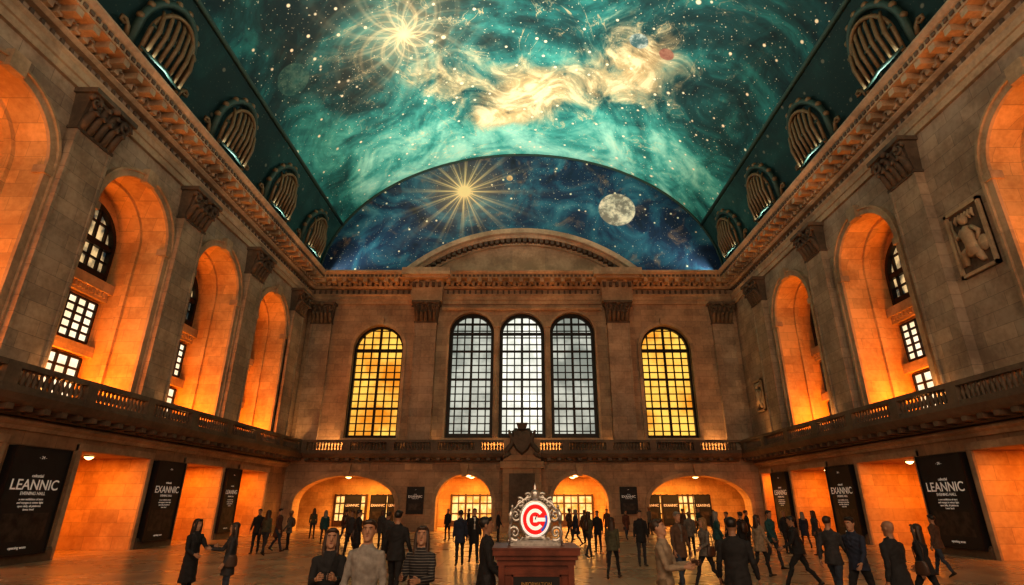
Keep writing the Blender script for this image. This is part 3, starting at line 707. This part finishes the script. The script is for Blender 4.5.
# material slots: 0 top 1 bottom 2 skin 3 hair 4 shoe 5 eyew 6 iris 7 lips 8 bag 9 inner shirt
def person(name,X,Y,H,heading,top=BLK,bot=BLK,skin=SK1,hair=HB,inner=None,legs='stand',aL=(3,8,8,0),aR=(3,8,8,0),coat=0,long=False,bald=False,lean=0,turn=0,nod=0,bag=None,female=False,skirt=False,phone=False,build=1.0,bare=False):
    dg=math.radians
    mb=MB(); ex=MB()
    LEGS={'stand':((2,2),(-2,2)),'stand2':((6,8),(-3,1)),'walkL':((24,6),(-16,16)),'walkR':((-16,16),(24,6)),'stepL':((14,5),(-10,12)),'stepR':((-10,12),(14,5)),'strideL':((30,8),(-22,14)),'strideR':((-22,14),(30,8))}[legs]
    info=[]
    def footpts(an,pitch):
        c,s=math.cos(pitch),math.sin(pitch)
        def q(f,z): return (an[1]-(f*c-z*s) , an[2]+ (f*s+z*c))
        return q
    for sg,(t,k) in zip((-1,1),LEGS):
        t=dg(t);k=dg(k); kn=Vector((sg*.012,-.43*math.sin(t),-.43*math.cos(t))); an=kn+Vector((sg*.01,-.42*math.sin(t-k),-.42*math.cos(t-k)))
        pitch=0
        if t<-.12: pitch=-.5
        elif t>.2: pitch=.15
        info.append((sg,kn,an,pitch))
    lows_=[min(footpts(an,p)(f,-.085)[1] for f in (-.06,.19)) for sg,kn,an,p in info]
    low=min(lows_)*.5+max(lows_)*.5
    inf2=[]
    for (sg,kn,an,p),lo in zip(info,lows_):      # both soles meet the floor
        sc=(an.z+(low-lo))/an.z
        inf2.append((sg,Vector((kn.x,kn.y,kn.z*sc)),Vector((an.x,an.y,an.z*sc)),p))
    info=inf2
    hz=-low
    wl=.088
    for sg,kn,an,p in info:
        h=Vector((sg*wl,0,hz)); K=h+kn; A=h+an
        fl=1.12 if not female else 1.0
        mid=(h+K)/2
        mb.tube([h+Vector((0,0,.05)),h-Vector((0,0,.06)),mid,K+Vector((0,0,.04)),K-Vector((0,0,.05)),(K*.6+A*.4)+Vector((0,.012,0)),(K*.25+A*.75),A+Vector((0,0,.0))],[.082*build,.088*build,.074*fl,.056*fl,.053*fl,.052*fl,.043*fl,.044*fl],12,2 if skirt else 1)
        q=footpts(A,p)
        rings=[]
        for f,w_,hh in ((-.07,.022,.04),(-.05,.036,.075),(0,.04,.09),(.06,.042,.065),(.12,.046,.05),(.165,.04,.04),(.195,.02,.025)):
            ring=[]
            for j in range(12):
                a=2*pi*j/12; zz=-.085+hh*(.5+.5*math.sin(a)); y_,z_=q(f,zz); ring.append((A.x+w_*math.cos(a)+sg*.15*f,y_,z_))
            rings.append(ring)
        mb.loft(rings,4)
    U=Matrix.Rotation(dg(lean),4,'X'); piv=Vector((0,0,hz))
    def up(p):
        p=Vector(p)-Vector((0,0,.93)); return U@p+piv
    def ering(z,rx,ry,yc=0,n=20,ptr=up): return [ptr((rx*math.cos(2*pi*j/n),yc+ry*math.sin(2*pi*j/n),z)) for j in range(n)]
    sw=.92 if female else 1.0
    bl=build
    hipw=.165 if female else .155
    mb.loft([ering(.84,.10,.08),ering(.87,hipw*.95*bl,.105*bl),ering(.93,hipw*bl,.115*bl),ering(1.0,hipw*.93*bl,.105*bl),ering(1.04,.14*bl,.1*bl)],1)
    wz=.118 if female else .14
    g=.012
    tor=[(.90,hipw+g,.122),(.97,hipw+g,.118),(1.06,wz+g,.102),(1.16,(wz+.155)/2+g,.108),(1.27,.165*sw+g,.118 if not female else .128),(1.35,.178*sw+g,.112),(1.405,.16*sw+g,.095),(1.445,.115*sw,.08),(1.485,.06,.062)]
    mb.loft([ering(z,rx*(bl if z<1.3 else (1+bl)/2),ry*bl) for z,rx,ry in tor],0)
    if coat:
        hem=coat
        ys_=[i_[2].y for i_ in info]; k_=(1.0-hem)/.9*.62
        spread=(max(ys_)-min(ys_))*.5*k_; cy=(max(ys_)+min(ys_))*.5*k_
        rr=[]
        for i in range(6):
            t=i/5; z=1.12+(hem-1.12)*t
            rr.append([Vector(((.145+.04*t+ (.012 if female else 0))*bl*math.cos(2*pi*j/24),cy*t+(.112+(.022+spread)*t)*bl*math.sin(2*pi*j/24),z-.93+hz))+Vector(((.006*t)*math.cos(6*2*pi*j/24),(.01*t)*math.sin(5*2*pi*j/24),0)) for j in range(24)])
        mb.loft(rr,0)
        for sg in (-1,1): mb.tube([up((sg*.06,.03,1.50)),up((sg*.068,-.035,1.47)),up((sg*.045,-.098,1.38)),up((sg*.015,-.128,1.25))],[.018,.02,.02,.012],7,0)
    else:
        mb.tube([up((.062*math.cos(a*pi/5),.005+.06*math.sin(a*pi/5),1.485-.018*(math.sin(a*pi/5)<-.3))) for a in range(11)],.013,6,0)
    if inner:
        mb.loft([ering(z,rx,ry,-.065,12) for z,rx,ry in ((1.0,.03,.058),(1.2,.035,.066),(1.36,.045,.057),(1.46,.04,.03))],9)
    HR=Matrix.Rotation(dg(turn),4,'Z')@Matrix.Rotation(dg(nod),4,'X'); hp=Vector((0,.01,1.50))
    def hd(p): return up((HR@(Vector(p)-hp))+hp)
    mb.tube([up((0,.015,1.44)),up((0,.01,1.50)),hd((0,.005,1.57))],[.058,.054,.056],12,2)
    head=[(1.512,.022,.022,-.062),(1.522,.036,.042,-.046),(1.545,.052,.064,-.024),(1.575,.063,.08,-.01),(1.61,.069,.089,-.002),(1.645,.073,.094,.003),(1.68,.074,.095,.006),(1.71,.064,.084,.008),(1.735,.042,.056,.01),(1.745,.018,.022,.01)]
    mb.loft([ering(z,rx,ry,yc,18,hd) for z,rx,ry,yc in head],2)
    mb.tube([hd((0,-.086,1.655)),hd((0,-.104,1.62)),hd((0,-.106,1.604)),hd((0,-.088,1.597))],[.008,.012,.014,.011],8,2)
    mb.tube([hd((-.045,-.074,1.668)),hd((-.02,-.091,1.672)),hd((.02,-.091,1.672)),hd((.045,-.074,1.668))],[.008,.011,.011,.008],6,2)
    for sg in (-1,1):
        mb.ell(hd((sg*.077,.008,1.628)),.012,.02,.032,2,8,6)
        ex.ell(hd((sg*.031,-.086,1.646)),.0115,.0065,.0055,5,8,6); ex.ell(hd((sg*.031,-.091,1.646)),.0052,.0033,.0052,6,8,6)
        ex.tube([hd((sg*.016,-.1,1.663)),hd((sg*.034,-.094,1.668)),hd((sg*.05,-.08,1.662))],[.003,.004,.0025],5,3 if not bald else 6)
    ex.tube([hd((-.022,-.081,1.571)),hd((-.01,-.0895,1.573)),hd((.01,-.0895,1.573)),hd((.022,-.081,1.571))],[.0025,.0045,.0045,.0025],6,7)
    ex.tube([hd((-.018,-.081,1.567)),hd((0,-.089,1.565)),hd((.018,-.081,1.567))],[.0025,.005,.0025],6,7)
    if not bald:
        mb.ell(hd((0,.021,1.676)),.086,.097,.090,3,18,12)
        mb.tube([hd((-.070,-.040,1.708)),hd((-.03,-.074,1.726)),hd((.03,-.074,1.728)),hd((.070,-.040,1.708))],[.02,.026,.026,.02],8,3)
        if long:
            mb.loft([ering(z,rx,ry,yc,16,hd) for z,rx,ry,yc in ((1.70,.084,.07,.035),(1.62,.095,.064,.042),(1.53,.102,.060,.05),(1.44,.105,.052,.060),(1.36,.09,.042,.070),(1.31,.05,.022,.078))],3)
            for sg in (-1,1): mb.tube([hd((sg*.052,-.042,1.72)),hd((sg*.078,-.038,1.65)),hd((sg*.084,-.03,1.56)),hd((sg*.085,-.03,1.45)),hd((sg*.08,-.05,1.38))],[.022,.025,.026,.022,.01],8,3)
    tips={}
    for sg,(sf,ab,el,inw) in zip((-1,1),(aL,aR)):
        sf,ab,el=dg(sf),dg(ab),dg(el)
        S=Vector((sg*.172*sw*(1+bl)/2,0,1.39))
        d1=Vector((sg*math.sin(ab),-math.sin(sf)*math.cos(ab),-math.cos(sf)*math.cos(ab)))
        El=S+d1*.285
        g2=sf+el
        d2=Vector((sg*math.sin(ab)*.5-sg*inw,-math.sin(g2),-math.cos(g2))).normalized()
        Wr=El+d2*.25
        mb.tube([up(S+Vector((-sg*.06,0,.012))),up(S+Vector((0,0,-.005))),up(S+d1*.1),up(S+d1*.2),up(El),up(El+d2*.08),up(El+d2*.17),up(El+d2*.235)],[.044,.057*bl,.056*bl,.05,.045,.044,.038,.034],12,0)
        wv=Vector((0,-math.cos(g2),math.sin(g2))); wv=(wv-d2*wv.dot(d2)).normalized(); nv=d2.cross(wv)
        if nv.x*(-sg)<0: nv=-nv
        rings=[]
        for f,w_,h_ in ((-.03,.026,.022),(.0,.025,.019),(.03,.036,.018),(.06,.041,.016),(.088,.04,.014)):
            c_=Wr+d2*f
            rings.append([up(c_+wv*(w_*math.cos(2*pi*j/12))+nv*(h_*math.sin(2*pi*j/12))) for j in range(12)])
        mb.loft(rings,2)
        for o_,ln in ((.030,.072),(.010,.082),(-.011,.077),(-.030,.060)):
            P=Wr+d2*.075+wv*o_; pts=[up(P)]; a=0
            for q_,(fr,cu) in enumerate(((.2,.1),(.35,.35),(.25,.4),(.2,.35))):
                a+=cu; P=P+(d2*math.cos(a)+nv*math.sin(a))*ln*fr*1.15; pts.append(up(P))
            ex.tube(pts,[.0095,.0092,.0085,.0078,.0055],7,2)
        P=Wr+d2*.02+wv*.02
        ex.tube([up(P),up(P+wv*.025+d2*.02+nv*.006),up(P+wv*.036+d2*.045+nv*.014),up(P+wv*.034+d2*.068+nv*.02)],[.013,.0115,.0095,.007],7,2)
        tips[sg]=(Wr,d2,wv,nv)
    if phone:
        Wr,d2,wv,nv=tips[1]; c_=Wr+d2*.10+nv*.03
        a,b_,cc=d2*.07,wv*.036,nv*.005
        ex.hexa([up(c_+i*a+j*b_+k*cc) for k in (-1,1) for i,j in ((-1,-1),(1,-1),(1,1),(-1,1))],8)
    if bag=='shoulder':
        for sg in (1,):
            rings=[[up((sg*(.215+.045*math.cos(2*pi*j/14)),.03+w_*math.sin(2*pi*j/14),z)) for j in range(14)] for z,w_ in ((.80,.10),(.84,.135),(.95,.13),(1.04,.10),(1.06,.09))]
            mb.loft(rings,8)
            ex.tube([up((sg*.215,-.05,1.05)),up((sg*.17,-.085,1.3)),up((sg*.13,-.0,1.475)),up((sg*.17,.10,1.3)),up((sg*.215,.1,1.05))],.011,6,8)
    if bag=='back':
        mb.loft([ering(z,rx,ry,yc,14) for z,rx,ry,yc in ((1.02,.11,.05,.15),(1.06,.14,.08,.16),(1.2,.145,.09,.165),(1.34,.13,.075,.155),(1.42,.09,.05,.13))],8)
        for sg in (-1,1): ex.tube([up((sg*.1,.1,1.42)),up((sg*.105,.0,1.485)),up((sg*.11,-.1,1.4)),up((sg*.12,-.125,1.25)),up((sg*.16,.0,1.1))],.016,6,8)
    if bag=='hand':
        Wr,d2,wv,nv=tips[1]; c_=Wr+d2*.12; cx,cy,cz=c_
        mb.loft([[up((cx+.05*math.cos(2*pi*j/14),cy+w_*math.sin(2*pi*j/14),cz+z)) for j in range(14)] for z,w_ in ((-.42,.13),(-.38,.15),(-.25,.14),(-.16,.11),(-.15,.10))],8)
        ex.tube([up((cx,cy-.07,cz-.16)),up((cx,cy-.04,cz-.03)),up((cx,cy,cz)),up((cx,cy+.04,cz-.03)),up((cx,cy+.07,cz-.16))],.009,6,8)
    src=mb.mesh('tmp'); tmp=bpy.data.objects.new('tmp',src); COL.objects.link(tmp)
    md=tmp.modifiers.new('r','REMESH'); md.mode='VOXEL'; md.voxel_size=.009 if Y<13 else (.013 if Y<22 else .018); md.use_smooth_shade=True
    dgx=bpy.context.evaluated_depsgraph_get(); me=bpy.data.meshes.new_from_object(tmp.evaluated_get(dgx))
    bv=BVHTree.FromPolygons([Vector(p) for p in mb.v],mb.f)
    mi=[]
    for p in me.polygons:
        r=bv.find_nearest(p.center); mi.append(mb.m[r[2]] if r[2] is not None else 0)
    me.materials.clear()
    for mt in (top,bot,skin,hair,SHO,EYW,EYD,LIP,BAG,inner or top): me.materials.append(mt)
    bm=bmesh.new(); bm.from_mesh(me); bmesh.ops.smooth_vert(bm,verts=bm.verts,factor=.45,use_axis_x=True,use_axis_y=True,use_axis_z=True)
    sd=random.random()*50
    bm.faces.ensure_lookup_table()
    for i,fc in enumerate(bm.faces): fc.material_index=mi[i]; fc.smooth=True
    bm.normal_update()
    for vt in bm.verts:
        if vt.link_faces and vt.link_faces[0].material_index in (0,1):
            p=vt.co; k=noise.noise(Vector((p.x*9+sd,p.y*9,p.z*16+p.x*8)))*.011; vt.co=p+vt.normal*k
    em=ex.mesh('e')
    bm.from_mesh(em); bm.to_mesh(me)
    allm=mi+list(ex.m)
    if len(allm)==len(me.polygons): me.polygons.foreach_set('material_index',allm)
    bm.free(); me.update()
    bpy.data.objects.remove(tmp); bpy.data.meshes.remove(src); bpy.data.meshes.remove(em)
    me.name=name; o=bpy.data.objects.new(name,me); COL.objects.link(o)
    s=H/1.75; o.scale=(s,s,s); o.location=(X,Y,0); o.rotation_euler=(0,0,dg(heading)); 
    return o
def PX(u,Y): return (u-521)*Y/598.0
HOLD=(28,4,78,.35)
P=person
P('woman',PX(331,8.2),8.2,1.84,14,BLK,BLK,SK1,HN,long=True,female=True,aL=HOLD,aR=HOLD,phone=True,nod=-6,coat=.78,legs='stand2')
P('man',PX(367,7.8),7.8,1.94,-10,LGR,CHA,SK1,HN,aL=(6,10,12,0),aR=(-4,10,14,0),legs='stepL',turn=14,nod=-6)
P('woman',PX(421,8.6),8.6,1.85,-12,STR,BLK,SK1,HN,long=True,female=True,aL=(18,8,80,.35),aR=(20,8,70,.4),phone=True,turn=12,nod=-8,legs='stand')
P('man',PX(486,10),10.0,1.94,95,BLK,CHA,SK2,HB,aL=(10,6,35,.1),aR=(10,6,50,.1),legs='stand2',coat=.80,nod=-6)
P('man',PX(396,14),14.0,1.96,170,BLK,BLK,SK1,HB,aL=(5,14,30,0),aR=(5,14,30,0),legs='stepR',coat=.8,build=1.1)
P('woman',PX(194,14),14,1.80,70,BLK,BLK,SK1,HB,long=True,female=True,coat=.45,aL=(10,6,60,.1),aR=(35,6,60,0),legs='stand2')
P('woman',PX(232,14),14,1.72,-60,CHA,DEN,SK1,HN,long=True,female=True,coat=.62,aL=(35,6,60,0),aR=(5,8,20,0),bag='shoulder',legs='stand')
P('man',PX(661,9.5),9.5,1.90,60,BEI,KHA,SK1,HN,nod=-18,aL=(20,6,75,.2),aR=(20,6,80,.2),phone=True,legs='stepL')
P('man',PX(732,10.2),10.2,1.93,150,BLK,BLK,SK2,HB,coat=.75,aL=(0,14,25,0),aR=(0,14,25,0),legs='stand2',build=1.12)
P('man',PX(889,10.4),10.4,1.90,200,BLK,BLK,SK2,HB,bald=True,coat=.78,aL=(12,12,20,0),aR=(-12,12,20,0),legs='walkL',build=1.1)
P('woman',PX(917,12.6),12.6,1.76,215,BLK,BLK,SK1,HN,long=True,female=True,coat=.8,aL=(15,8,25,0),aR=(-14,8,20,0),legs='walkR',bag='shoulder')
P('man',PX(829,14),14.0,1.88,130,CHA,DEN,SK1,HN,aL=(20,8,30,0),aR=(-20,8,15,0),legs='walkR',coat=.8)
P('man',PX(853,12.6),12.6,1.90,-60,NAV,BLK,SK1,HB,aL=(-22,8,18,0),aR=(22,8,30,0),legs='walkL',coat=.82,lean=4)
P('man',PX(795,16.5),16.5,1.86,-110,BLK,BLK,SK2,HB,aL=(-26,8,18,0),aR=(26,8,40,0),legs='strideR',lean=5,coat=.85)
P('woman',PX(703,16.5),16.5,1.78,-70,GRY,BLK,SK1,HD,long=True,female=True,aL=(-15,6,18,0),aR=(15,6,50,0),legs='walkL',bag='shoulder',coat=.8)
P('man',PX(678,16),16,1.90,20,BRN,DEN,SK1,HG,aL=(5,8,12,0),aR=(5,8,12,0),legs='stepL',coat=.72,inner=GRY)
P('woman',PX(611,18.5),18.5,1.74,160,OLI,BLK,SK1,HN,long=True,female=True,aL=(-12,8,15,0),aR=(15,8,25,0),legs='walkL',bag='hand',coat=.8)
P('woman',PX(758,19),19.0,1.76,110,BEI,BLK,SK1,HN,long=True,female=True,aL=(12,6,25,0),aR=(-12,6,25,0),legs='stepL',coat=.7)
P('man',PX(771,21),21.0,1.86,30,TEA,CHA,SK2,HB,aL=(12,10,25,0),aR=(-12,10,25,0),legs='stepR',coat=.8)
P('man',PX(640,22),22.0,1.86,5,BLK,CHA,SK1,HB,aL=(2,10,10,0),aR=(2,10,10,0),legs='stand',coat=.75)
P('man',PX(459,22),22.0,1.86,190,NAV,BLK,SK2,HB,legs='stepL',coat=.7)
P('man',PX(473,23),23.0,1.9,10,BLK,BLK,SK1,HN,legs='stepR',coat=.6,inner=WHI)
tops=[BLK,CHA,NAV,GRY,BRN,OLI,BLK,BRN,TEA,BLK,RST,CHA]; bots=[BLK,CHA,DEN,BLK,CHA,BLK]; hs=[HB,HN,HB,HD,HG,HN]; sk=[SK1,SK2,SK1,SK3]
far=[(255,27,1.85),(264,26,1.8),(276,28,1.88),(287,29,1.75),(322,32,1.75),(349,25,1.8),(356,23,1.88),(380,28,1.78),(343,34,1.75),(497,34,1.7),(575,31,1.8),(584,33,1.7),(597,28,1.76),(588,25,1.76),(626,36,1.7),(690,26,1.75),(717,23,1.84),(728,28,1.7),(742,23,1.8),(715,35,1.7),(684,38,1.75),(786,27,1.78),(805,30,1.7),(569,36,1.75),(467,40,1.7),(310,37,1.75),(607,40,1.72),(650,42,1.8),(700,42,1.7),(386,22,1.8),(748,30,1.75),(816,26,1.78),(935,19,1.8),(446,36,1.75)]
lg=['stand','stepL','walkR','stand2','walkL','stepR']
for i,(u,Y,H) in enumerate(far):
    fem=(i%3==1)
    P('woman' if fem else 'man',PX(u,Y),Y,H,[10,170,80,-80,200,-20,120][i%7],tops[(i*5)%12],bots[i%6],sk[i%4],hs[(i*7)%6],legs=lg[(i*5)%6],female=fem,long=fem,coat=(.8,.0,.6,.75)[i%4],aL=(10*(-1)**i,9,20,0),aR=(-10*(-1)**i,9,25,0),bag=[None,'shoulder',None,'back',None][i%5])

# ------------------------------------------------------------------ camera
cam=bpy.data.cameras.new('camera'); co=bpy.data.objects.new('camera',cam); COL.objects.link(co)
co.location=(0,0,2.2); co.rotation_euler=(math.radians(90+20.9),0,0); cam.sensor_width=36; cam.lens=546/1024*36; cam.shift_x=-10/1024; cam.clip_end=300
scene.camera=co
scene.view_settings.view_transform='Standard'
try: scene.view_settings.look='Medium High Contrast'
except Exception as e: print('look',e)
scene.view_settings.exposure=0.0
